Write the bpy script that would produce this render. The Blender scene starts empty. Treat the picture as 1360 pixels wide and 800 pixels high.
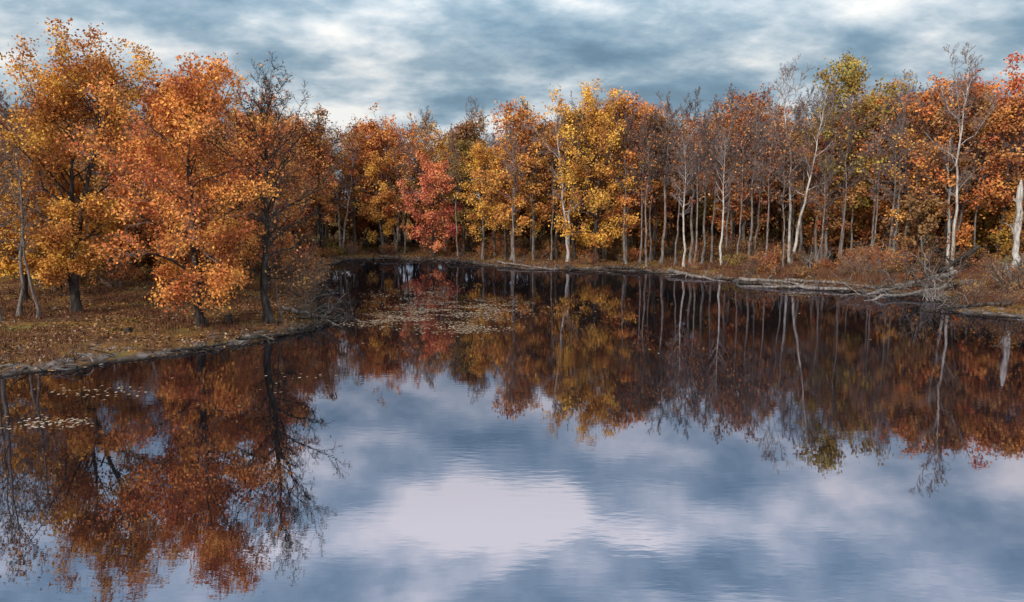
import bpy, math
import numpy as np
from mathutils import Vector

scene = bpy.context.scene
scene.view_settings.view_transform = 'Standard'
scene.view_settings.look = 'None'
scene.view_settings.exposure = 0
rad = math.radians

# ------------------------------------------------------------ helpers
def mesh_from(name, V, F, mats, midx=None, rnd=None, smooth=None):
    V = np.asarray(V, dtype=np.float32); F = np.asarray(F, dtype=np.int32)
    me = bpy.data.meshes.new(name)
    me.vertices.add(len(V)); me.vertices.foreach_set('co', V.ravel())
    n = len(F); k = F.shape[1]
    me.loops.add(n * k); me.loops.foreach_set('vertex_index', F.ravel())
    me.polygons.add(n)
    me.polygons.foreach_set('loop_start', np.arange(0, n * k, k, dtype=np.int32))
    for m in mats: me.materials.append(m)
    if midx is not None: me.polygons.foreach_set('material_index', np.asarray(midx, dtype=np.int32))
    if smooth is not None: me.polygons.foreach_set('use_smooth', np.asarray(smooth, dtype=bool))
    me.update(calc_edges=True)
    if rnd is not None:
        a = me.attributes.new('rnd', 'FLOAT', 'FACE')
        a.data.foreach_set('value', np.asarray(rnd, dtype=np.float32))
    return me

def add_obj(name, me, loc=(0, 0, 0), rz=0, sc=1.0, color=(1, 1, 1, 1), parent=None):
    o = bpy.data.objects.new(name, me)
    o.location = loc; o.rotation_euler = (0, 0, rz)
    o.scale = sc if isinstance(sc, tuple) else (sc, sc, sc)
    o.color = color
    scene.collection.objects.link(o)
    if parent: o.parent = parent
    return o

def unit(a): return a / (np.linalg.norm(a, axis=-1, keepdims=True) + 1e-9)

_rs = np.random.RandomState(5)
_ND = _rs.rand(14) * 2 * np.pi; _NP = _rs.rand(14) * 6.28
def wav(x, y, scale, o=0, n=6):
    s = 0; a = 1; tot = 0; f = 1 / scale
    for i in range(n):
        j = (i + o) % 14
        s = s + a * np.sin((x * np.cos(_ND[j]) + y * np.sin(_ND[j])) * f + _NP[j] + 1.3 * np.sin((x * np.sin(_ND[j]) - y * np.cos(_ND[j])) * f * .7))
        tot += a; a *= .62; f *= 1.83
    return s / tot

# ------------------------------------------------------------ terrain
shore = np.array([(-300,-150),(-300,28),(-70,30),(-45,33),(-33,35.5),(-26.2,36.6),(-23.4,38.7),(-21.1,40.5),(-18.8,43),
 (-16.5,45.2),(-14.7,48),(-14.2,51),(-13.7,55),(-15.3,57.5),(-17,62),(-18,70),(-20.5,80),(-23,90),(-26,100),(-24,110),
 (-16,112),(-6.2,103.5),(2,95),(9,94),(16,92.5),(22,84),(26.9,77.5),(32.7,71.5),(38,69),(37,62),(36,58.5),(38.6,55),
 (46,49),(60,44),(90,40),(300,38),(300,-150)], float)

def sdist(x, y):
    """signed distance to the shore, positive inland"""
    x = np.asarray(x, float); y = np.asarray(y, float)
    d = np.full(x.shape, 1e9); ins = np.zeros(x.shape, bool)
    n = len(shore)
    for i in range(n):
        a = shore[i]; b = shore[(i + 1) % n]; e = b - a
        t = np.clip(((x - a[0]) * e[0] + (y - a[1]) * e[1]) / (e @ e), 0, 1)
        d = np.minimum(d, np.hypot(x - a[0] - t * e[0], y - a[1] - t * e[1]))
        c = (a[1] > y) != (b[1] > y)
        xi = a[0] + (y - a[1]) * e[0] / (e[1] if abs(e[1]) > 1e-9 else 1e-9)
        ins ^= c & (x < xi)
    s = np.where(ins, -d, d)
    return s + 1.0 * wav(x, y, 2.4, 0, 6) + .45 * wav(x, y, .8, 4, 4)

def hz(x, y):
    s = sdist(x, y)
    h = np.interp(s, [-12, -4, -.6, 0, .4, 2.6, 8, 30, 80, 400], [-3, -1.6, -.2, 0, .1, .36, .7, 1.0, 1.6, 3])
    return h + np.clip(s / 3, 0, 1) * .18 * wav(x, y, 1.6, 3, 5) + np.clip(s, 0, 1) * .07 * wav(x, y, .45, 6, 4)

# ------------------------------------------------------------ materials
def new_mat(name):
    m = bpy.data.materials.new(name); m.use_nodes = True
    nt = m.node_tree; nt.nodes.clear()
    return m, nt, nt.nodes, nt.links

def node(N, t, **k):
    n = N.new(t)
    for a, b in k.items(): setattr(n, a, b)
    return n

def ramp(N, stops, interp='LINEAR'):
    r = N.new('ShaderNodeValToRGB'); r.color_ramp.interpolation = interp
    e = r.color_ramp.elements
    while len(e) < len(stops): e.new(.5)
    for i, (p, c) in enumerate(stops):
        e[i].position = p; e[i].color = (*c, 1)
    return r

def mathn(N, L, op, a, b=None, c=None, clamp=False):
    n = N.new('ShaderNodeMath'); n.operation = op; n.use_clamp = clamp
    for i, v in enumerate((a, b, c)):
        if v is None: continue
        if isinstance(v, (int, float)): n.inputs[i].default_value = v
        else: L.new(v, n.inputs[i])
    return n.outputs[0]

def maprange(N, L, v, a, b, c, d, smooth=False):
    n = N.new('ShaderNodeMapRange')
    if smooth: n.interpolation_type = 'SMOOTHSTEP'
    L.new(v, n.inputs[0])
    for i, q in enumerate((a, b, c, d)): n.inputs[i + 1].default_value = q
    return n.outputs[0]

def leaf_material():
    m, nt, N, L = new_mat('autumn_leaves')
    oi = N.new('ShaderNodeObjectInfo'); at = node(N, 'ShaderNodeAttribute', attribute_name='rnd')
    tc = N.new('ShaderNodeTexCoord')
    off = node(N, 'ShaderNodeVectorMath', operation='ADD')
    L.new(tc.outputs['Object'], off.inputs[0]); L.new(oi.outputs['Location'], off.inputs[1])
    nz = N.new('ShaderNodeTexNoise'); nz.inputs['Scale'].default_value = .5; nz.inputs['Detail'].default_value = 0
    L.new(off.outputs[0], nz.inputs['Vector'])
    hs = N.new('ShaderNodeHueSaturation')
    L.new(oi.outputs['Color'], hs.inputs['Color'])
    frac = mathn(N, L, 'FRACT', mathn(N, L, 'MULTIPLY', at.outputs['Fac'], 37.7))
    hue = mathn(N, L, 'ADD', maprange(N, L, frac, 0, 1, .488, .508), maprange(N, L, nz.outputs['Fac'], .3, .7, -.014, .014))
    L.new(hue, hs.inputs['Hue']); hs.inputs['Saturation'].default_value = .96
    val = mathn(N, L, 'MULTIPLY', maprange(N, L, at.outputs['Fac'], 0, 1, .55, 1.32), maprange(N, L, nz.outputs['Fac'], .35, .65, .72, 1.2))
    L.new(val, hs.inputs['Value'])
    d = N.new('ShaderNodeBsdfDiffuse')
    L.new(hs.outputs[0], d.inputs[0])
    o = N.new('ShaderNodeOutputMaterial'); L.new(d.outputs[0], o.inputs[0])
    return m

def bark_material(name, c1, c2, c3, sc=3.0):
    m, nt, N, L = new_mat(name)
    tc = N.new('ShaderNodeTexCoord'); mp = N.new('ShaderNodeMapping')
    mp.inputs['Scale'].default_value = (sc, sc, sc * .28)
    L.new(tc.outputs['Object'], mp.inputs[0])
    nz = N.new('ShaderNodeTexNoise'); nz.inputs['Scale'].default_value = 1.4; nz.inputs['Detail'].default_value = 4; nz.inputs['Roughness'].default_value = .65
    L.new(mp.outputs[0], nz.inputs['Vector'])
    r = ramp(N, [(.32, c1), (.5, c2), (.68, c3)]); L.new(nz.outputs['Fac'], r.inputs[0])
    p = N.new('ShaderNodeBsdfDiffuse')
    L.new(r.outputs[0], p.inputs['Color'])
    o = N.new('ShaderNodeOutputMaterial'); L.new(p.outputs[0], o.inputs[0])
    return m

LEAF = leaf_material()
BARK = bark_material('dark_bark', (.022, .016, .013), (.055, .041, .033), (.12, .095, .08))
PALE = bark_material('pale_bark', (.16, .12, .1), (.45, .385, .335), (.62, .56, .5))
GREYB = bark_material('grey_bark', (.065, .05, .043), (.17, .135, .115), (.3, .25, .22))
def flat_material(name, c):
    m, nt, N, L = new_mat(name)
    p = N.new('ShaderNodeBsdfDiffuse')
    oi = N.new('ShaderNodeObjectInfo'); hs = N.new('ShaderNodeHueSaturation'); hs.inputs['Color'].default_value = (*c, 1)
    L.new(maprange(N, L, oi.outputs['Random'], 0, 1, .65, 1.5), hs.inputs['Value']); L.new(hs.outputs[0], p.inputs[0])
    o = N.new('ShaderNodeOutputMaterial'); L.new(p.outputs[0], o.inputs[0])
    return m
TWIG = flat_material('twig_bark', (.18, .13, .115))

def rnd_material(name, stops):
    m, nt, N, L = new_mat(name)
    at = node(N, 'ShaderNodeAttribute', attribute_name='rnd')
    r = ramp(N, stops); L.new(at.outputs['Fac'], r.inputs[0])
    p = N.new('ShaderNodeBsdfDiffuse')
    L.new(r.outputs[0], p.inputs['Color'])
    o = N.new('ShaderNodeOutputMaterial'); L.new(p.outputs[0], o.inputs[0])
    return m

LITTER = rnd_material('fallen_leaf', [(0, (.045, .025, .018)), (.4, (.14, .06, .03)), (.7, (.33, .15, .05)), (.9, (.38, .21, .11)), (1, (.46, .35, .26))])
FLOATM = rnd_material('floating_leaf', [(0, (.16, .08, .045)), (.5, (.36, .22, .13)), (1, (.58, .46, .35))])
GRASSM = rnd_material('dry_grass_blades', [(0, (.05, .022, .016)), (.5, (.15, .06, .036)), (.85, (.22, .105, .055)), (1, (.32, .21, .13))])

def ground_material():
    m, nt, N, L = new_mat('forest_floor')
    g = N.new('ShaderNodeNewGeometry'); sx = N.new('ShaderNodeSeparateXYZ'); L.new(g.outputs['Position'], sx.inputs[0])
    vo = N.new('ShaderNodeTexVoronoi'); vo.inputs['Scale'].default_value = 5.5
    L.new(g.outputs['Position'], vo.inputs['Vector'])
    sc = N.new('ShaderNodeSeparateColor'); L.new(vo.outputs['Color'], sc.inputs[0])
    r = ramp(N, [(0, (.03, .02, .015)), (.4, (.09, .045, .025)), (.7, (.2, .085, .03)), (.9, (.25, .14, .065)), (1, (.3, .2, .14))])
    L.new(sc.outputs[0], r.inputs[0])
    nz = N.new('ShaderNodeTexNoise'); nz.inputs['Scale'].default_value = .3; nz.inputs['Detail'].default_value = 5
    L.new(g.outputs['Position'], nz.inputs['Vector'])
    soil = ramp(N, [(.3, (.035, .022, .016)), (.45, (.11, .05, .025)), (.55, (.2, .1, .03)), (.7, (.17, .125, .035))]); L.new(nz.outputs['Fac'], soil.inputs[0])
    mx = node(N, 'ShaderNodeMix', data_type='RGBA'); L.new(maprange(N, L, nz.outputs['Fac'], .35, .6, .6, .2), mx.inputs[0])
    L.new(soil.outputs[0], mx.inputs[6]); L.new(r.outputs[0], mx.inputs[7])
    n2 = N.new('ShaderNodeTexNoise'); n2.inputs['Scale'].default_value = .9; n2.inputs['Detail'].default_value = 8; n2.inputs['Roughness'].default_value = .62
    L.new(g.outputs['Position'], n2.inputs['Vector'])
    mud = ramp(N, [(.38, (.03, .022, .018)), (.5, (.085, .065, .056)), (.58, (.15, .12, .107)), (.68, (.28, .235, .22))]); L.new(n2.outputs['Fac'], mud.inputs[0])
    zz = mathn(N, L, 'ADD', sx.outputs['Z'], maprange(N, L, n2.outputs['Fac'], .3, .7, .25, -.25))
    f = maprange(N, L, zz, .12, .34, 0, 1)
    m2 = node(N, 'ShaderNodeMix', data_type='RGBA'); L.new(f, m2.inputs[0])
    L.new(mud.outputs[0], m2.inputs[6]); L.new(mx.outputs[2], m2.inputs[7])
    wet = maprange(N, L, sx.outputs['Z'], .02, .14, .22, 1)
    m3 = node(N, 'ShaderNodeMix', data_type='RGBA', blend_type='MULTIPLY'); m3.inputs[0].default_value = 1
    L.new(m2.outputs[2], m3.inputs[6]); L.new(wet, m3.inputs[7])
    b = N.new('ShaderNodeBump'); b.inputs['Strength'].default_value = .9; b.inputs['Distance'].default_value = .15
    L.new(mathn(N, L, 'ADD', n2.outputs['Fac'], mathn(N, L, 'MULTIPLY', sc.outputs[1], .2)), b.inputs['Height'])
    p = N.new('ShaderNodeBsdfDiffuse')
    L.new(m3.outputs[2], p.inputs['Color']); L.new(b.outputs[0], p.inputs['Normal'])
    o = N.new('ShaderNodeOutputMaterial'); L.new(p.outputs[0], o.inputs[0])
    return m

def water_material():
    m, nt, N, L = new_mat('lake_water')
    g = N.new('ShaderNodeNewGeometry')
    mp = N.new('ShaderNodeMapping'); mp.inputs['Scale'].default_value = (.8, 2.4, 1); L.new(g.outputs['Position'], mp.inputs[0])
    n1 = N.new('ShaderNodeTexNoise'); n1.inputs['Scale'].default_value = 1.6; n1.inputs['Detail'].default_value = 2
    L.new(mp.outputs[0], n1.inputs['Vector'])
    n0 = N.new('ShaderNodeTexNoise'); n0.inputs['Scale'].default_value = .07; n0.inputs['Detail'].default_value = 3
    L.new(g.outputs['Position'], n0.inputs['Vector'])
    amp = maprange(N, L, n0.outputs['Fac'], .42, .62, .12, .8)
    b = N.new('ShaderNodeBump'); b.inputs['Strength'].default_value = 1; b.inputs['Distance'].default_value = .003
    L.new(mathn(N, L, 'MULTIPLY', n1.outputs['Fac'], amp), b.inputs['Height'])
    gl = N.new('ShaderNodeBsdfGlossy'); gl.inputs['Roughness'].default_value = .015
    gl.inputs['Color'].default_value = (.53, .515, .605, 1)
    L.new(b.outputs[0], gl.inputs['Normal'])
    df = N.new('ShaderNodeBsdfDiffuse'); df.inputs[0].default_value = (.012, .011, .012, 1)
    fr = N.new('ShaderNodeFresnel'); fr.inputs['IOR'].default_value = 1.6
    L.new(b.outputs[0], fr.inputs['Normal'])
    mx = N.new('ShaderNodeMixShader')
    L.new(maprange(N, L, fr.outputs[0], .05, .5, .64, .74), mx.inputs[0])
    L.new(df.outputs[0], mx.inputs[1]); L.new(gl.outputs[0], mx.inputs[2])
    o = N.new('ShaderNodeOutputMaterial'); L.new(mx.outputs[0], o.inputs[0])
    return m

# ------------------------------------------------------------ ground + water
def axis(lo, hi, step, far):
    core = list(np.arange(lo, hi + .01, step)); a = []; d = step; v = core[0]
    while v > -far: d *= 1.35; v -= d; a.append(v)
    b = []; d = step; v = core[-1]
    while v < far: d *= 1.35; v += d; b.append(v)
    return np.array(a[::-1] + core + b)
gx = axis(-62, 82, .33, 4000); gy = axis(30, 125, .33, 4000)
GX, GY = np.meshgrid(gx, gy)
GZ = hz(GX, GY)
nx, ny = len(gx), len(gy)
idx = np.arange(nx * ny).reshape(ny, nx)
F = np.stack([idx[:-1, :-1], idx[:-1, 1:], idx[1:, 1:], idx[1:, :-1]], -1).reshape(-1, 4)
me = mesh_from('ground', np.stack([GX, GY, GZ], -1).reshape(-1, 3), F, [ground_material()], smooth=np.ones(len(F), bool))
add_obj('ground', me)
me = mesh_from('lake_water', [(-320, -160, 0), (320, -160, 0), (320, 130, 0), (-320, 130, 0)], [(0, 1, 2, 3)], [water_material()])
add_obj('lake_water', me)

# ------------------------------------------------------------ tree generator
def polyline(rs, S, D, L, K, up, wob):
    n = len(S); s = np.linspace(0, 1, K)[None, :, None]
    P = S[:, None] + D[:, None] * L[:, None, None] * s
    P[..., 2] += up * L[:, None] * s[..., 0] ** 2
    w = np.cumsum(rs.randn(n, K, 3) * wob, axis=1); w -= w[:, :1]
    return P + w * L[:, None, None]

def tubes(P, R, S):
    n, K, _ = P.shape
    T = unit(P[:, -1] - P[:, 0]); ref = np.where(np.abs(T[:, 2:3]) > .8, [[1., 0, 0]], [[0, 0, 1.]])
    U = unit(np.cross(T, ref)); W = np.cross(T, U)
    a = np.arange(S) / S * 2 * np.pi
    ring = np.cos(a)[None, :, None] * U[:, None] + np.sin(a)[None, :, None] * W[:, None]
    V = P[:, :, None] + R[:, :, None, None] * ring[:, None]
    base = np.arange(n * K * S).reshape(n, K, S)
    nxt = np.roll(base, -1, axis=2)
    F = np.stack([base[:, :-1], nxt[:, :-1], nxt[:, 1:], base[:, 1:]], -1).reshape(-1, 4)
    return V.reshape(-1, 3), F

def sample(P, R, t):
    n, K, _ = P.shape
    x = t * (K - 1); i = np.clip(x.astype(int), 0, K - 2); f = x - i
    r = np.arange(n)[:, None]
    A = P[r, i]; B = P[r, i + 1]
    return A + (B - A) * f[..., None], unit(B - A), R[r, i] * (1 - f) + R[r, i + 1] * f

def children(rs, P, R, Lp, n, tmin, ratio, ang, K, up, wob, rr=.55, rmin=.006):
    N = len(P)
    t = tmin + (1 - tmin) * (np.arange(n)[None] + rs.rand(N, n)) / n * .98
    pos, tan, r = sample(P, R, t)
    q = unit(np.cross(tan, rs.randn(N, n, 3)))
    a = np.radians(ang[0] + (ang[1] - ang[0]) * rs.rand(N, n))[..., None]
    D = unit(tan * np.cos(a) + q * np.sin(a) + np.array([0, 0, .12]))
    L = Lp[:, None] * ratio * (1.1 - .6 * t) * (.6 + .7 * rs.rand(N, n))
    pos = pos.reshape(-1, 3); D = D.reshape(-1, 3); L = L.ravel(); r0 = np.maximum(r.ravel() * rr, rmin)
    Q = polyline(rs, pos, D, L, K, up, wob)
    RR = r0[:, None] * np.linspace(1, .35, K)[None]
    return Q, RR, L

def leaf_quads(rs, C, size, upb=.5):
    n = len(C)
    nrm = unit(rs.randn(n, 3) + np.array([0, 0, upb]))
    a = unit(np.cross(nrm, rs.randn(n, 3))); b = np.cross(nrm, a)
    s = size * (.6 + .8 * rs.rand(n))[:, None]
    V = np.stack([C - a * s * .5, C + b * s * .36 + a * s * .08, C + a * s * .55, C - b * s * .36 + a * s * .08], 1).reshape(-1, 3)
    F = np.arange(n * 4).reshape(n, 4)
    return V, F

def gen_tree(name, seed, H=20, tr=.28, cb=.25, spread=5, n1=26, n2=7, n3=5, e=(15, 65), leafn=0, leafs=.2, sig=.3,
             lean=(0, 0), prof='round', twmin=.008, n4=0, drop=.12, mats=None, fork=0, up=.12, ratio=.5, forkang=.13, fine=True):
    rs = np.random.RandomState(seed)
    K = 14; s = np.linspace(0, 1, K)
    stems = []
    nst = max(1, fork)
    for k in range(nst):
        ln = np.array(lean, float)
        if nst > 1:
            az = rs.rand() * .6 + k * 2 * np.pi / nst
            ln = ln + forkang * np.array([np.cos(az), np.sin(az)])
        w = np.cumsum(rs.randn(K, 2) * .011 * H, axis=0); w -= w[0]; w *= .55
        P = np.zeros((K, 3)); P[:, :2] = w + ln * H * (s ** 1.2)[:, None]; P[:, 2] = s * H * (1 if k == 0 else .88) - .25
        stems.append(P)
    TP = np.array(stems)
    flare = 1 + .7 * np.exp(-s * 30)
    TR = (tr / nst ** .4) * ((1 - s) ** .85 * .95 + .05) * flare
    TR = np.repeat(TR[None], nst, 0)
    m = n1 // nst
    u = (np.arange(m)[None] + rs.rand(nst, m)) / m
    t = cb + (.985 - cb) * u
    pos, tan, r = sample(TP, TR, t)
    if prof == 'round': pf = np.sin(np.pi * (u * .8 + .12)) ** .75
    elif prof == 'top': pf = .35 + .65 * np.sin(np.pi * (u * .75 + .2))
    else: pf = 1 - .75 * u
    L = spread * pf * (.55 + .7 * rs.rand(nst, m))
    az = (np.arange(m)[None] * 2.39996 + rs.rand(nst, m) * .9 + rs.rand(nst, 1) * 6)
    el = np.radians(e[0] + (e[1] - e[0]) * u + rs.randn(nst, m) * 9)
    D = np.stack([np.cos(az) * np.cos(el), np.sin(az) * np.cos(el), np.sin(el)], -1)
    pos = pos.reshape(-1, 3); D = D.reshape(-1, 3); L = L.ravel(); r = r.ravel()
    P1 = polyline(rs, pos, D, L / np.maximum(.75, np.cos(el).ravel()), 7, up, .035)
    R1 = np.maximum(np.minimum(r * .5, .02 * L + .015), twmin * 1.6)[:, None] * np.linspace(1, .25, 7)[None]
    P2, R2, L2 = children(rs, P1, R1, L, n2, .22, ratio, (28, 62), 4, .08, .05, rmin=twmin * 1.2)
    P3, R3, L3 = children(rs, P2, R2, L2, n3, .15, .55, (25, 65), 3, .04, .06, rmin=twmin)
    Vs = []; Fs = []; M = []; off = 0
    parts = [(TP, TR, 9, 0), (P1, R1, 5, 0), (P2, R2, 3, 1)]
    if fine: parts.append((P3, R3, 3, 1))
    if n4:
        P4, R4, L4 = children(rs, P3, R3, L3, n4, .1, .6, (25, 60), 2, .03, .05, rmin=twmin * .8)
        parts.append((P4, R4, 3, 1))
    for P, R, S, mi in parts:
        V, F = tubes(P, R, S); Vs.append(V); Fs.append(F + off); M.append(np.full(len(F), mi)); off += len(V)
    rn = [np.zeros(sum(len(f) for f in Fs))]
    if leafn:
        keep = np.repeat(rs.rand(len(P2)) > drop, n3)
        Pk = P3[keep]
        cnt = rs.poisson(leafn * (.5 + rs.rand(len(Pk))))
        ii = np.repeat(np.arange(len(Pk)), cnt)
        tt = rs.rand(len(ii)) * 1.15
        A = Pk[ii, 0]; B = Pk[ii, -1]
        C = A + (B - A) * tt[:, None] + rs.randn(len(ii), 3) * sig * np.array([1, 1, .75])
        V, F = leaf_quads(rs, C, leafs); Vs.append(V); Fs.append(F + off); M.append(np.full(len(F), 2))
        tw = rs.rand(len(Pk))[ii]
        rn.append(np.clip(.65 * rs.rand(len(C)) + .35 * tw, 0, 1))
    M = np.concatenate(M)
    return mesh_from(name, np.concatenate(Vs), np.concatenate(Fs), mats or [BARK, TWIG, LEAF], M, np.concatenate(rn), M < 2)

def gen_shrub(name, seed, H=2.2, stems=16, spread=1.2, leafn=3, leafs=.2, mats=None):
    rs = np.random.RandomState(seed)
    az = rs.rand(stems) * 6.28; el = np.radians(35 + 50 * rs.rand(stems))
    D = np.stack([np.cos(az) * np.cos(el), np.sin(az) * np.cos(el), np.sin(el)], -1)
    S = np.c_[rs.randn(stems, 2) * .25 * spread, np.full(stems, -.1)]
    L = H * (.6 + .6 * rs.rand(stems))
    P1 = polyline(rs, S, D, L, 6, -.08, .05); R1 = .025 * np.linspace(1, .3, 6)[None].repeat(stems, 0)
    P2, R2, L2 = children(rs, P1, R1, L, 7, .25, .5, (25, 60), 3, .02, .05, rmin=.01)
    P3, R3, L3 = children(rs, P2, R2, L2, 4, .2, .5, (25, 60), 2, .02, .05, rmin=.008)
    Vs = []; Fs = []; M = []; off = 0
    for P, R, S_, mi in [(P1, R1, 4, 0), (P2, R2, 3, 1), (P3, R3, 3, 1)]:
        V, F = tubes(P, R, S_); Vs.append(V); Fs.append(F + off); M.append(np.full(len(F), mi)); off += len(V)
    rn = [np.zeros(sum(len(f) for f in Fs))]
    if leafn:
        ii = np.repeat(np.arange(len(P3)), rs.poisson(leafn, len(P3)))
        C = P3[ii, -1] + rs.randn(len(ii), 3) * .15
        V, F = leaf_quads(rs, C, leafs); Vs.append(V); Fs.append(F + off); M.append(np.full(len(F), 2)); rn.append(rs.rand(len(C)))
    M = np.concatenate(M)
    return mesh_from(name, np.concatenate(Vs), np.concatenate(Fs), mats or [TWIG, TWIG, LEAF], M, np.concatenate(rn))

ORANGE = (.66, .22, .045, 1); GOLD = (.62, .27, .04, 1); YEL = (.70, .32, .04, 1); RUST = (.49, .175, .053, 1)
RED = (.64, .17, .06, 1); PINK = (.68, .19, .075, 1); BROWN = (.35, .162, .062, 1); OLIVE = (.36, .21, .05, 1); DEEP = (.60, .21, .048, 1)

def place(name, me, x, y, rz=0, sc=1.0, color=(1, 1, 1, 1), parent=None, sink=0.0):
    z = float(hz(np.array([x]), np.array([y]))[0])
    return add_obj(name, me, (x, y, z - sink), rz, sc, color, parent)

# near peninsula trees
place('maple_tree', gen_tree('maple_a', 1, H=16.6, tr=.42, cb=.17, spread=5.1, n1=42, n2=9, n3=6, e=(5, 68), leafn=22, leafs=.18, sig=.33, fork=2, lean=(.12, 0), forkang=.08), -31.7, 53.2, 0, 1, (.65, .265, .04, 1))
place('maple_tree', gen_tree('maple_b', 2, H=13.6, tr=.3, cb=.13, spread=5.2, n1=38, n2=9, n3=6, e=(0, 62), leafn=21, leafs=.175, sig=.33), -20.9, 49.2, 1, 1, (.70, .235, .045, 1))
place('maple_tree', gen_tree('maple_c', 3, H=15, tr=.3, cb=.2, spread=4.6, n1=32, n2=8, n3=6, e=(8, 65), leafn=15, leafs=.21, sig=.33), -27, 60, 2, 1, ORANGE)
place('maple_tree', gen_tree('maple_d', 4, H=11.5, tr=.28, cb=.2, spread=4.4, n1=28, n2=8, n3=6, e=(8, 65), leafn=12, leafs=.22, sig=.35), -40, 60, 3, 1, YEL)
place('maple_tree', gen_tree('maple_e', 5, H=14, tr=.28, cb=.2, spread=4.4, n1=32, n2=8, n3=6, e=(8, 65), leafn=9, leafs=.22, sig=.35), -23.5, 70, 0, 1, DEEP)
bareC = gen_tree('bare_c', 6, H=15.4, tr=.3, cb=.2, spread=4.2, n1=38, n2=9, n3=7, e=(15, 60), n4=3, twmin=.015, mats=[BARK, BARK, LEAF], leafn=.5, leafs=.17)
place('bare_tree', bareC, -17.3, 51.6, 0, 1, RUST)
bareL = gen_tree('bare_l', 7, H=15.5, tr=.17, cb=.3, spread=2.8, n1=24, n2=7, n3=6, e=(25, 65), n4=2, twmin=.014, mats=[GREYB, TWIG, LEAF], leafn=.8, leafs=.17)
bareL2 = gen_tree('bare_l2', 8, H=14.5, tr=.14, cb=.35, spread=2.4, n1=22, n2=7, n3=5, e=(25, 65), n4=2, twmin=.014, lean=(-.05, 0), mats=[GREYB, TWIG, LEAF])
place('bare_tree', bareL, -34.4, 48.8, 0, 1, BROWN)
place('bare_tree', bareL2, -32.9, 50.6, 2, .8)
place('bare_tree', bareL2, -35.2, 52, 4, 1.0)
place('bare_tree', bareL, -38, 53, 3, 1.0, BROWN)
place('bare_tree', bareL2, -16.9, 53.4, 1, .5)
place('bare_tree', bareC, -41, 66, 2, 1.05, RUST)

# prototypes for the far shore
protoL = [gen_tree('far_maple%d' % i, 20 + i, H=19, tr=.25, cb=[.3, .18, .35, .25, .42, .22, .3][i], spread=[4.2, 5, 3.8, 4.6, 3.9, 4.8, 3.5][i], n1=27, n2=7, n3=5,
                   e=(12, 66), leafn=[11, 12, 7.5, 10, 8.5, 5, 3.5][i], leafs=.29, sig=.4, twmin=.017, fork=[1, 2, 1, 1, 1, 2, 1][i], drop=[.18, .16, .3, .18, .28, .38, .42][i],
                   mats=[[BARK, GREYB][i % 2], TWIG, LEAF], fine=i > 4) for i in range(7)]
protoB = [gen_tree('far_bare%d' % i, 40 + i, H=19.5, tr=[.2, .15, .22, .14, .2][i], cb=[.4, .45, .35, .4, .42][i], spread=[2.9, 2.4, 3.3, 2.4, 3][i], n1=24, n2=8, n3=6,
                   e=(28, 70), n4=2, twmin=.024, fork=[1, 1, 2, 1, 1][i], lean=[(0, 0), (.04, 0), (0, 0), (-.06, .02), (.03, 0)][i],
                   mats=[[PALE, GREYB, PALE, GREYB, GREYB][i], TWIG, LEAF], leafn=[0, .3, 0, .4, 0][i], leafs=.26) for i in range(5)]
protoS = [gen_tree('far_sapling%d' % i, 50 + i, H=[7.5, 9.5, 6][i], tr=.08, cb=.12, spread=[2.2, 2.4, 2.6][i], n1=16, n2=5, n3=4, e=(15, 65), leafn=[6, 4, 8][i], leafs=.32, sig=.3, twmin=.015,
                   mats=[BARK, TWIG, LEAF], fine=False) for i in range(3)]

# notable trees standing on the far bank
place('maple_tree', gen_tree('red_maple', 60, H=12.6, tr=.2, cb=.14, spread=4.5, n1=28, n2=8, n3=6, e=(5, 60), leafn=12, leafs=.26, sig=.35, fine=False, drop=.3), -12, 112.5, 0, 1, PINK)
place('maple_tree', gen_tree('gold_maple', 61, H=18.6, tr=.36, cb=.12, spread=6.2, n1=34, n2=9, n3=6, e=(0, 60), leafn=16, leafs=.25, sig=.36, drop=.24), 11.4, 99.5, 0, 1, YEL)
place('maple_tree', protoL[1], -20.4, 117, 1, .8, GOLD)
place('maple_tree', protoL[3], -4.2, 107, 2, .78, YEL)
place('maple_tree', protoL[0], -.8, 105, 4, .74, GOLD)
place('maple_tree', protoL[3], 41.5, 93, 1, (1.05, 1.05, 1.2), (.36, .225, .045, 1))
place('maple_tree', protoL[0], 52.5, 94, 3, 1.07, (.73, .25, .045, 1))
place('maple_tree', protoL[1], 64.5, 94, 2, 1.2, RED)
place('maple_tree', protoL[4], 57.5, 93, 2, 1.1, ORANGE)
place('maple_tree', protoL[1], 47, 97, 5, 1.05, GOLD)
place('maple_tree', protoL[3], 29.5, 100, 2, .92, ORANGE)

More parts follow.
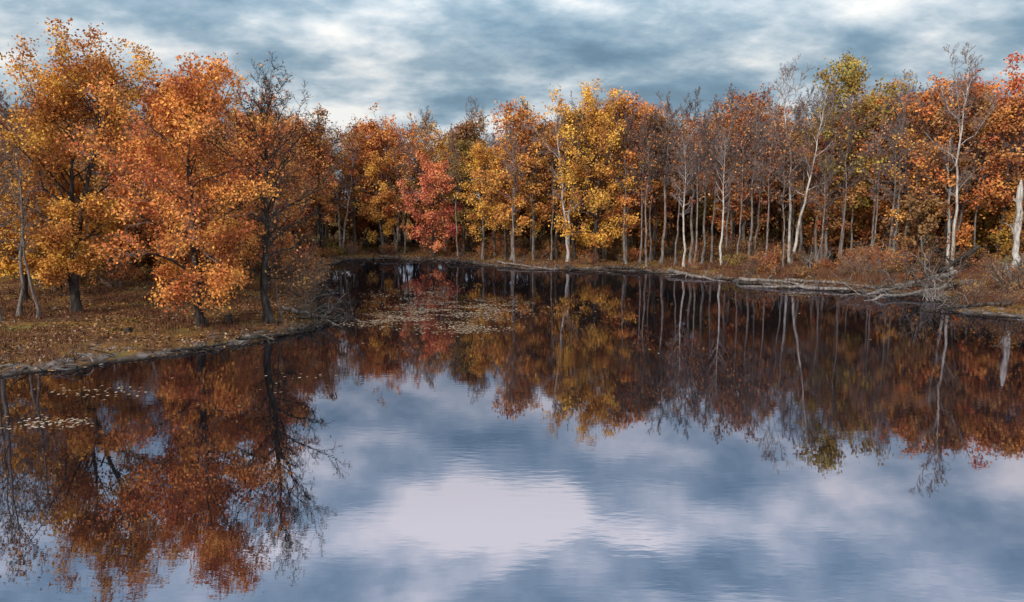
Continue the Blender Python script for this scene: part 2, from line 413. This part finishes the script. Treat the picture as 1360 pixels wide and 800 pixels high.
bares = [(26.3, 92.5, 0, .82), (34.8, 92, 2, 1.22), (37.6, 89, 4, .7), (47.6, 91.5, 0, 1.05), (50.2, 91, 4, 1.02), (50.9, 85.5, 2, 1.22),
         (16.8, 97, 1, .9), (18.5, 99, 3, 1.0), (21.2, 95.5, 3, .95), (23, 93, 1, .95), (24.6, 95, 4, .95), (28, 91.5, 3, .9), (29.7, 93, 4, .95),
         (40.2, 90, 1, .95), (43.5, 89, 3, .9), (44.8, 92.5, 1, 1.0), (55, 88, 3, 1.0), (0.4, 101, 1, .95), (3.0, 103, 3, 1.0), (5.5, 103, 1, .9), (-8, 110, 1, .9), (60, 89, 4, .95),
         (-17, 117, 3, .9), (15.2, 98, 4, 1), (33, 89.5, 3, .85), (26, 96, 1, 1.05), (39, 94, 4, 1.1), (58, 86, 1, 1.0), (21.8, 93.5, 0, .8), (45.6, 88.5, 4, .85),
         (31, 90.5, 1, .9), (23.5, 97, 4, 1.08), (17.5, 95.5, 1, .98), (53, 90, 1, 1.12), (36.5, 93.5, 4, 1.05), (31.5, 95.5, 3, 1.12), (19.6, 97, 4, 1.06), (27.4, 94.2, 1, 1.1), (48.8, 94, 4, 1.15), (42.6, 92.6, 3, 1.1)]
for i, (x, y, k, s) in enumerate(bares):
    place('bare_tree', protoB[k], x, y, i * 2.1, (s * .95, s * .95, s), RUST)

def log_mesh(name, pts, r0, r1, seed, branches=6, blen=1.2, mats=None):
    rs = np.random.RandomState(seed)
    pts = np.array(pts, float); K = 14
    cum = np.r_[0, np.cumsum(np.linalg.norm(np.diff(pts, axis=0), axis=1))]; cum /= cum[-1]
    s = np.linspace(0, 1, K)
    P = np.stack([np.interp(s, cum, pts[:, i]) for i in range(3)], -1)[None]
    P[0, 1:-1] += rs.randn(K - 2, 3) * r0 * .25
    R = np.linspace(r0, r1, K)[None] * (1 + .12 * rs.randn(1, K)); R[0, -1] *= .3; R[0, 0] *= .9
    Vs = []; Fs = []; M = []; off = 0
    parts = [(P, R, 9, 0)]
    if branches:
        P1, R1, L1 = children(rs, P, R, np.array([blen * 1.6]), branches, .25, .7, (30, 70), 6, .1, .06, rr=.45, rmin=.035)
        P2, R2, L2 = children(rs, P1, R1, L1, 5, .2, .6, (25, 60), 4, .05, .06, rmin=.02)
        parts += [(P1, R1, 5, 0), (P2, R2, 4, 0)]
    for A, B, S, mi in parts:
        V, F = tubes(A, B, S); Vs.append(V); Fs.append(F + off); M.append(np.full(len(F), mi)); off += len(V)
    return mesh_from(name, np.concatenate(Vs), np.concatenate(Fs), mats or [GREYB], np.concatenate(M), smooth=np.ones(sum(map(len, Fs)), bool))

add_obj('dead_snag', log_mesh('dead_snag', [(52.9, 77.4, .3), (53.0, 77.6, 5), (52.8, 77.5, 11)], .36, .24, 1, 3, 1.5, [PALE]))
logs = [([(47, 78, 1.3), (42, 74, .8), (33.5, 69.4, .1)], .34, .14, 10, 5), ([(53, 84, 3.6), (47, 79, 1.9), (39, 73, .5)], .3, .13, 11, 5),
        ([(45, 71.5, 1.1), (39, 68.2, .6), (31.5, 65.5, .02)], .26, .1, 10, 4), ([(44, 69, 1.3), (39.5, 70, .8), (34.5, 72, .35)], .22, .09, 8, 3.5),
        ([(25, 80.5, .4), (28.5, 77.2, .45), (31.5, 73.5, .1)], .2, .08, 7, 2.5), ([(12, 95, .4), (15.5, 92.5, .4), (18.5, 90.5, .05)], .2, .08, 6, 2),
        ([(33, 71.8, .3), (29, 74, .25), (24, 76, .1)], .18, .07, 7, 2), ([(-20, 111, .5), (-17, 110, .4), (-13, 107.5, .0)], .2, .07, 6, 2),
        ([(-17.5, 56, .7), (-15, 54.5, .5), (-12.6, 52.6, .0)], .16, .06, 9, 2.2), ([(-18.5, 61, .7), (-16, 59, .6), (-13.2, 57.5, .1)], .18, .07, 9, 2.6),
        ([(-37, 46.5, .6), (-34.2, 47.2, .5), (-31.5, 46, .45)], .17, .07, 4, 1.2), ([(-17.4, 45.8, .25), (-15.6, 47.6, .2), (-13.8, 50.4, .05)], .13, .06, 9, 1.3),
        ([(-19.5, 66, .6), (-17, 66, .6), (-14.6, 64, .0)], .15, .06, 8, 2.2), ([(40, 58.5, .8), (37, 59.5, .4), (33.5, 59.5, .03)], .16, .06, 9, 2), ([(-2, 101, .5), (2, 96.5, .4), (5.5, 94, .05)], .18, .07, 6, 2),
        ([(-14.4, 49, .3), (-13.9, 51.5, .3), (-12.6, 54, .05)], .13, .05, 10, 1.3), ([(29, 78, .5), (33, 75, .6), (37, 71, .3)], .2, .08, 6, 2), ([(50, 70, 1), (45, 66, .9), (40, 64, .5)], .24, .1, 8, 3),
        ([(-20.5, 42.3, .2), (-18.6, 43.6, .2), (-17, 46, .1)], .1, .04, 7, .9), ([(-16, 53, .5), (-14, 53.2, .45), (-12.3, 54.6, .0)], .13, .05, 10, 1.8),
        ([(-9, 106, .5), (-6, 102.5, .35), (-3, 99, .03)], .2, .07, 7, 2.2), ([(7, 95.5, .4), (9, 92.5, .25), (12.5, 90.5, .02)], .19, .07, 7, 2), ([(19, 89, .5), (20.5, 85.5, .3), (23.5, 81, .03)], .22, .08, 8, 2.4)]
for i, (p, a, b, nb, bl) in enumerate(logs):
    add_obj('fallen_log', log_mesh('fallen_log%d' % i, p, a, b, 30 + i, nb, bl, [BARK if p[0][0] < -5 and i not in (8,) else [GREYB, BARK][i % 2]]))
for i, (x, y) in enumerate([(-19.6, 50.2), (-16.2, 50.6), (-24.5, 46.5)]):
    z = float(hz(np.array([x]), np.array([y]))[0])
    add_obj('tree_stump', log_mesh('stump%d' % i, [(x, y, z - .2), (x + .05, y, z + .2), (x + .08, y + .05, z + .75 - .2 * i)], .3, .16, 60 + i, 0, 1, [BARK]))

# ------------------------------------------------------------ forest mass
rs = np.random.RandomState(11)
forest = bpy.data.objects.new('distant_forest', None); scene.collection.objects.link(forest)
pal = [ORANGE, ORANGE, GOLD, DEEP, RUST, DEEP, (.62, .22, .058, 1), BROWN, OLIVE, GOLD, ORANGE, (.63, .25, .048, 1), RUST]
cnt = 0
for yy in np.arange(60, 146, 4.9):
    for xx in np.arange(-108, 112, 5.1):
        x = xx + rs.uniform(-2.4, 2.4); y = yy + rs.uniform(-2.3, 2.3)
        if abs(x) > .72 * y + 5: continue
        s = float(sdist(np.array([x]), np.array([y]))[0])
        if s < 4.5: continue
        if x < -12 and y < 100 and (y < 74 or rs.rand() < .35): continue
        if x > 20 and (s < 17 or y < 86): continue
        bare = rs.rand() < (.22 if x < 12 else (.42 if x < 42 else .28))
        sc = rs.uniform(.76, 1.08)
        if x < -12 and y < 105: sc *= .82
        if bare: me = protoB[rs.randint(5)]; sc *= 1.12
        else: me = protoL[rs.randint(7)]
        c = np.array(pal[rs.randint(len(pal))][:3]) * rs.uniform(.8, 1.1)
        place('forest_tree', me, x, y, rs.rand() * 6.28, (sc * 1.08, sc * 1.08, sc), (*c, 1), forest)
        cnt += 1
sap = 0
while sap < 250:
    x = rs.uniform(-105, 110); y = rs.uniform(72, 150)
    if abs(x) > .72 * y + 3: continue
    s = float(sdist(np.array([x]), np.array([y]))[0])
    if s < 9 or (x > 20 and s < 20): continue
    if s < 16 and rs.rand() < .5: continue
    c = np.array(pal[rs.randint(len(pal))][:3]) * rs.uniform(.4, .75)  # sapling leaf colour darkened, painting shade into the forest interior
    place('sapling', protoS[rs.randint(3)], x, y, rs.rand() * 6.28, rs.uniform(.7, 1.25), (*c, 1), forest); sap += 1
print('forest trees', cnt)

# shrubs
shr = [gen_shrub('shrub%d' % i, 80 + i, H=[2.2, 2.8, 1.8, 3.4][i], stems=[14, 14, 16, 12][i], leafn=[2.5, 1.2, 4, 3][i]) for i in range(4)]
under = bpy.data.objects.new('understory_shrubs', None); scene.collection.objects.link(under)
n = 0
while n < 250:
    x = rs.uniform(-70, 72); y = rs.uniform(55, 122)
    if abs(x) > .72 * y + 3: continue
    s = float(sdist(np.array([x]), np.array([y]))[0])
    if s < 2.2 or s > 26: continue
    if x > 20 and s < 9 and rs.rand() < .6: continue
    if x < -10 and y < 66: continue
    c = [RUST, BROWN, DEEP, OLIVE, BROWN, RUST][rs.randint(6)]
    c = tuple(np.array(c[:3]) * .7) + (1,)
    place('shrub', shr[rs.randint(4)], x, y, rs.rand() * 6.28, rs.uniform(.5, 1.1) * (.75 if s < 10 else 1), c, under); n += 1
for i, (x, y, s, c) in enumerate([(40, 59, .6, BROWN), (42, 57, .7, RUST), (39.5, 62, .6, BROWN), (44, 60, .7, BROWN), (46, 57, .6, RUST), (41, 65, .7, BROWN), (45, 66, .8, BROWN), (49, 62, .7, BROWN),
                                  (-19, 64, 1, BROWN), (-18.6, 67, 1.1, BROWN), (-20.4, 73, 1.2, BROWN), (-22, 79, 1.2, RUST), (-17.3, 58.5, .6, BROWN), (-36.5, 45.6, .5, BROWN), (-35, 44.7, .4, BROWN),
                                  (-15.6, 55.5, .4, BROWN), (-15.4, 49.6, .3, BROWN)]):
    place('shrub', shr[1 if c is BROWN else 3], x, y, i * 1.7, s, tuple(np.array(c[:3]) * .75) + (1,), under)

pb = gen_shrub('pale_brush', 95, H=2.4, stems=26, spread=2.0, leafn=0, mats=[PALE, GREYB, LEAF])
for i, (x, y, s) in enumerate([(49.5, 73, 1), (51.8, 74, 1.2), (36.5, 88, 1.2), (43, 87, 1.3), (38, 66, .7), (47, 69, .9)]):
    place('dead_brush', pb, x, y, i * 1.3, s)

# dry grass
def scatter(n, xr, yr, smin, smax, rs):
    X = rs.uniform(*xr, n); Y = rs.uniform(*yr, n); S = sdist(X, Y)
    k = (S > smin) & (S < smax) & (np.abs(X) < .75 * Y + 4)
    return X[k], Y[k]
def grass(n, xr, yr, smin, smax, h0, h1, seed, clump=True):
    rs = np.random.RandomState(seed)
    X, Y = scatter(n, xr, yr, smin, smax, rs)
    if clump:
        k = wav(X, Y, 1.4, 2, 5) + rs.randn(len(X)) * .25 > .1; X = X[k]; Y = Y[k]
    Z = hz(X, Y) - .03; m = len(X)
    h = rs.uniform(h0, h1, m); az = rs.rand(m) * 6.28; w = rs.uniform(.012, .03, m)
    lx = rs.randn(m) * .28 * h; ly = rs.randn(m) * .28 * h
    B = np.stack([X, Y, Z], -1); d = np.stack([np.cos(az), np.sin(az), 0 * az], -1) * w[:, None]
    T = B + np.stack([lx, ly, h], -1); Mid = B + np.stack([lx * .35, ly * .35, h * .6], -1)
    V = np.stack([B - d, B + d, Mid + d * .8, Mid - d * .8, T + d * .15, T - d * .15], 1).reshape(-1, 3)
    b = np.arange(m)[:, None] * 6
    F = np.concatenate([b + np.array([[0, 1, 2, 3]]), b + np.array([[3, 2, 4, 5]])], 1).reshape(-1, 4)
    r = np.repeat(np.clip(rs.rand(m) * .7 + .3 * (wav(X, Y, 2.5, 5, 4) * .5 + .5), 0, 1), 2)
    return V, F, r
parts = [grass(110000, (-40, 80), (60, 122), 1.0, 14, .2, .7, 1), grass(70000, (20, 60), (52, 92), 1.2, 22, .2, .7, 2), grass(60000, (-45, -12), (38, 75), 1.6, 30, .12, .4, 3)]
V = []; F = []; R = []; off = 0
for v, f, r in parts: V.append(v); F.append(f + off); R.append(r); off += len(v)
add_obj('dry_grass', mesh_from('dry_grass', np.concatenate(V), np.concatenate(F), [GRASSM], rnd=np.concatenate(R)))

# leaf litter
rs = np.random.RandomState(3)
X, Y = scatter(60000, (-50, -11), (36, 72), .1, 40, rs)
k = ((sdist(X, Y) > 1.4) | (rs.rand(len(X)) < .4)) & (wav(X, Y, 1.8, 7, 5) + .3 * rs.randn(len(X)) > -.1); X = X[k]; Y = Y[k]
X2, Y2 = scatter(50000, (-30, 62), (52, 118), .3, 9, rs); X = np.r_[X, X2]; Y = np.r_[Y, Y2]
C = np.stack([X, Y, hz(X, Y) + .03], -1)
V, F = leaf_quads(rs, C, .17, 2.5)
add_obj('fallen_leaves', mesh_from('fallen_leaves', V, F, [LITTER], rnd=rs.rand(len(F))))

# shore debris: short sticks and bark lying along the waterline
rs = np.random.RandomState(8)
X = rs.uniform(-45, 62, 26000); Y = rs.uniform(34, 116, 26000); S = sdist(X, Y)
k = (S > -.6) & (S < 1.6) & (np.abs(X) < .75 * Y + 3) & (wav(X, Y, 1.9, 9, 4) > .0); X = X[k]; Y = Y[k]
m = len(X); az = rs.rand(m) * 6.28; el = rs.randn(m) * .35
D = np.stack([np.cos(az) * np.cos(el), np.sin(az) * np.cos(el), np.abs(np.sin(el))], -1)
Ln = rs.uniform(.3, 1.6, m) * (1 + (rs.rand(m) < .06) * 1.2)
P = polyline(rs, np.stack([X, Y, np.maximum(hz(X, Y), -.02) + .03], -1) - D * (Ln * .3)[:, None] * [1, 1, 0], D, Ln, 4, 0, .08)
V, F = tubes(P, rs.uniform(.02, .06, m)[:, None] * np.array([[1, .9, .7, .3]]), 4)
add_obj('shore_driftwood', mesh_from('shore_driftwood', V, F, [BARK, GREYB], np.repeat(rs.rand(m) < .3, len(F) // m).astype(int)))

# floating leaves
X = []; Y = []
for cx, cy, sx_, sy_, n in [(-5, 60, 5.5, 6, 6500), (-9, 55, 4.5, 3, 1800), (-4, 51, 3, 1.5, 1200), (-9, 70, 4, 6, 1500), (-18.6, 29, 1.6, .8, 200), (-20, 34, 2.5, 1, 140), (-11, 36, 5, 3, 50), (28, 70, 4, 2, 500), (8, 60, 16, 12, 160)]:
    X.append(cx + rs.randn(n) * sx_ * .6); Y.append(cy + rs.randn(n) * sy_ * .6)
X = np.concatenate(X); Y = np.concatenate(Y)
k = (sdist(X, Y) < -.1) & (wav(X, Y * 2.2, 1.1, 4, 5) + .3 * rs.randn(len(X)) > .06); X = X[k]; Y = Y[k]
n = len(X); a = rs.rand(n) * 6.28; s = rs.uniform(.05, .115, n)
C = np.stack([X, Y, np.full(n, .006)], -1); A = np.stack([np.cos(a), np.sin(a), 0 * a], -1) * s[:, None]; B = np.stack([-np.sin(a), np.cos(a), 0 * a], -1) * s[:, None] * .7
V = np.stack([C - A, C + B, C + A, C - B], 1).reshape(-1, 3)
add_obj('floating_leaves', mesh_from('floating_leaves', V, np.arange(n * 4).reshape(n, 4), [FLOATM], rnd=rs.rand(n)))

# ------------------------------------------------------------ world / sky
sdir = Vector((-.55, -.75, .55)).normalized()
w = bpy.data.worlds.new('World'); scene.world = w; w.use_nodes = True
nt = w.node_tree; N = nt.nodes; L = nt.links; N.clear()
tc = N.new('ShaderNodeTexCoord'); sp = N.new('ShaderNodeSeparateXYZ'); L.new(tc.outputs['Generated'], sp.inputs[0])
z = mathn(N, L, 'MAXIMUM', sp.outputs['Z'], 0.0)
zq = mathn(N, L, 'ADD', z, .3)
px = mathn(N, L, 'DIVIDE', sp.outputs['X'], zq); py = mathn(N, L, 'DIVIDE', sp.outputs['Y'], zq)
cb = N.new('ShaderNodeCombineXYZ'); L.new(px, cb.inputs[0]); L.new(py, cb.inputs[1])
def wnoise(scale, detail, rough, dist, off):
    mp = N.new('ShaderNodeMapping'); mp.inputs['Location'].default_value = off
    mp.inputs['Rotation'].default_value = (0, 0, rad(-14)); mp.inputs['Scale'].default_value = (.85, 1.0, 1); L.new(cb.outputs[0], mp.inputs[0])
    nz = N.new('ShaderNodeTexNoise'); nz.inputs['Scale'].default_value = scale; nz.inputs['Detail'].default_value = detail
    nz.inputs['Roughness'].default_value = rough; nz.inputs['Distortion'].default_value = dist
    L.new(mp.outputs[0], nz.inputs['Vector']); return nz
nA = wnoise(2.6, 6, .56, 0, (3.1, 1.7, 0)); nB = wnoise(5.0, 2, .55, 0, (9, 4, 2))
# domain-warped position for the individual cloud banks
wv = node(N, 'ShaderNodeVectorMath', operation='SUBTRACT'); L.new(nB.outputs['Color'], wv.inputs[0]); wv.inputs[1].default_value = (.5, .5, .5)
ws = node(N, 'ShaderNodeVectorMath', operation='SCALE'); L.new(wv.outputs[0], ws.inputs[0]); ws.inputs['Scale'].default_value = .6
wa = node(N, 'ShaderNodeVectorMath', operation='ADD'); L.new(ws.outputs[0], wa.inputs[0]); L.new(cb.outputs[0], wa.inputs[1])
flat = node(N, 'ShaderNodeVectorMath', operation='MULTIPLY'); L.new(wa.outputs[0], flat.inputs[0]); flat.inputs[1].default_value = (1, 1, 0)
dens = mathn(N, L, 'MULTIPLY_ADD', nA.outputs['Fac'], 1.15, -.065)
for bx, by, r, a in [(-.42, 1.86, .24, .14), (-.5, 2.4, .42, .22), (.05, 2.45, .35, .08), (1.08, 1.75, .3, .11), (.0, 1.3, .23, .19), (-.17, 1.2, .23, .16), (-.3, 1.1, .22, .12), (.61, 1.36, .22, .17), (.92, 1.3, .28, .13), (-.35, 1.6, .2, .06),
                     (.27, 1.17, .2, -.15), (.42, 1.08, .24, -.14), (-.86, 1.85, .4, -.06), (-.1, 2.1, .25, -.05)]:
    ds = node(N, 'ShaderNodeVectorMath', operation='DISTANCE'); L.new(flat.outputs[0], ds.inputs[0]); ds.inputs[1].default_value = (bx, by, 0)
    dens = mathn(N, L, 'ADD', dens, maprange(N, L, ds.outputs['Value'], 0, r, a, 0, True))
cr = ramp(N, [(.34, (.155, .26, .365)), (.44, (.235, .36, .47)), (.52, (.37, .49, .585)), (.6, (.62, .70, .76)), (.7, (.98, .98, .95))])
L.new(dens, cr.inputs[0])
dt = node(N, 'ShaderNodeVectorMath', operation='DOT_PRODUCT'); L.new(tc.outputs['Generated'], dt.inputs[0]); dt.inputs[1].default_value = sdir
gain = mathn(N, L, 'ADD', maprange(N, L, z, .17, .42, .95, 1.85), maprange(N, L, dt.outputs['Value'], .2, 1.0, 0, 1.6))  # sun-side sky behind the camera gets added brightness to light the tree fronts
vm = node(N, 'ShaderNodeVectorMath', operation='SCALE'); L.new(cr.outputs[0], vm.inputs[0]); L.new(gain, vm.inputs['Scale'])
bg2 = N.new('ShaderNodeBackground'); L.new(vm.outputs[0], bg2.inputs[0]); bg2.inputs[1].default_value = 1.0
sky = N.new('ShaderNodeTexSky'); sky.sky_type = 'NISHITA'; sky.sun_disc = False
sky.sun_elevation = math.asin(sdir.z); sky.sun_rotation = math.atan2(sdir.x, sdir.y) % (2 * math.pi)
bg1 = N.new('ShaderNodeBackground'); L.new(sky.outputs[0], bg1.inputs[0]); bg1.inputs[1].default_value = .06
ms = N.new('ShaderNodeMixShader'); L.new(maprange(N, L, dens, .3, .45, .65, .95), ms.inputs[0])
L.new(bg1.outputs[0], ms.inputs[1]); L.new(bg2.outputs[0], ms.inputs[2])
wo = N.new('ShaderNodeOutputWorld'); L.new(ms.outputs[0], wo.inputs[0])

sl = bpy.data.lights.new('sun', 'SUN'); sl.energy = 2.9; sl.angle = rad(10); sl.color = (1, .9, .77)
so = bpy.data.objects.new('sun', sl); so.rotation_euler = sdir.to_track_quat('Z', 'Y').to_euler(); so.location = (0, 0, 60)
scene.collection.objects.link(so)

cam = bpy.data.cameras.new('camera'); cam.sensor_width = 36; cam.lens = 36 * 980 / 1360; cam.clip_end = 12000; cam.clip_start = .1
co = bpy.data.objects.new('camera', cam); co.location = (0, 0, 9); co.rotation_euler = (rad(90 - 7.84), 0, 0)
scene.collection.objects.link(co); scene.camera = co
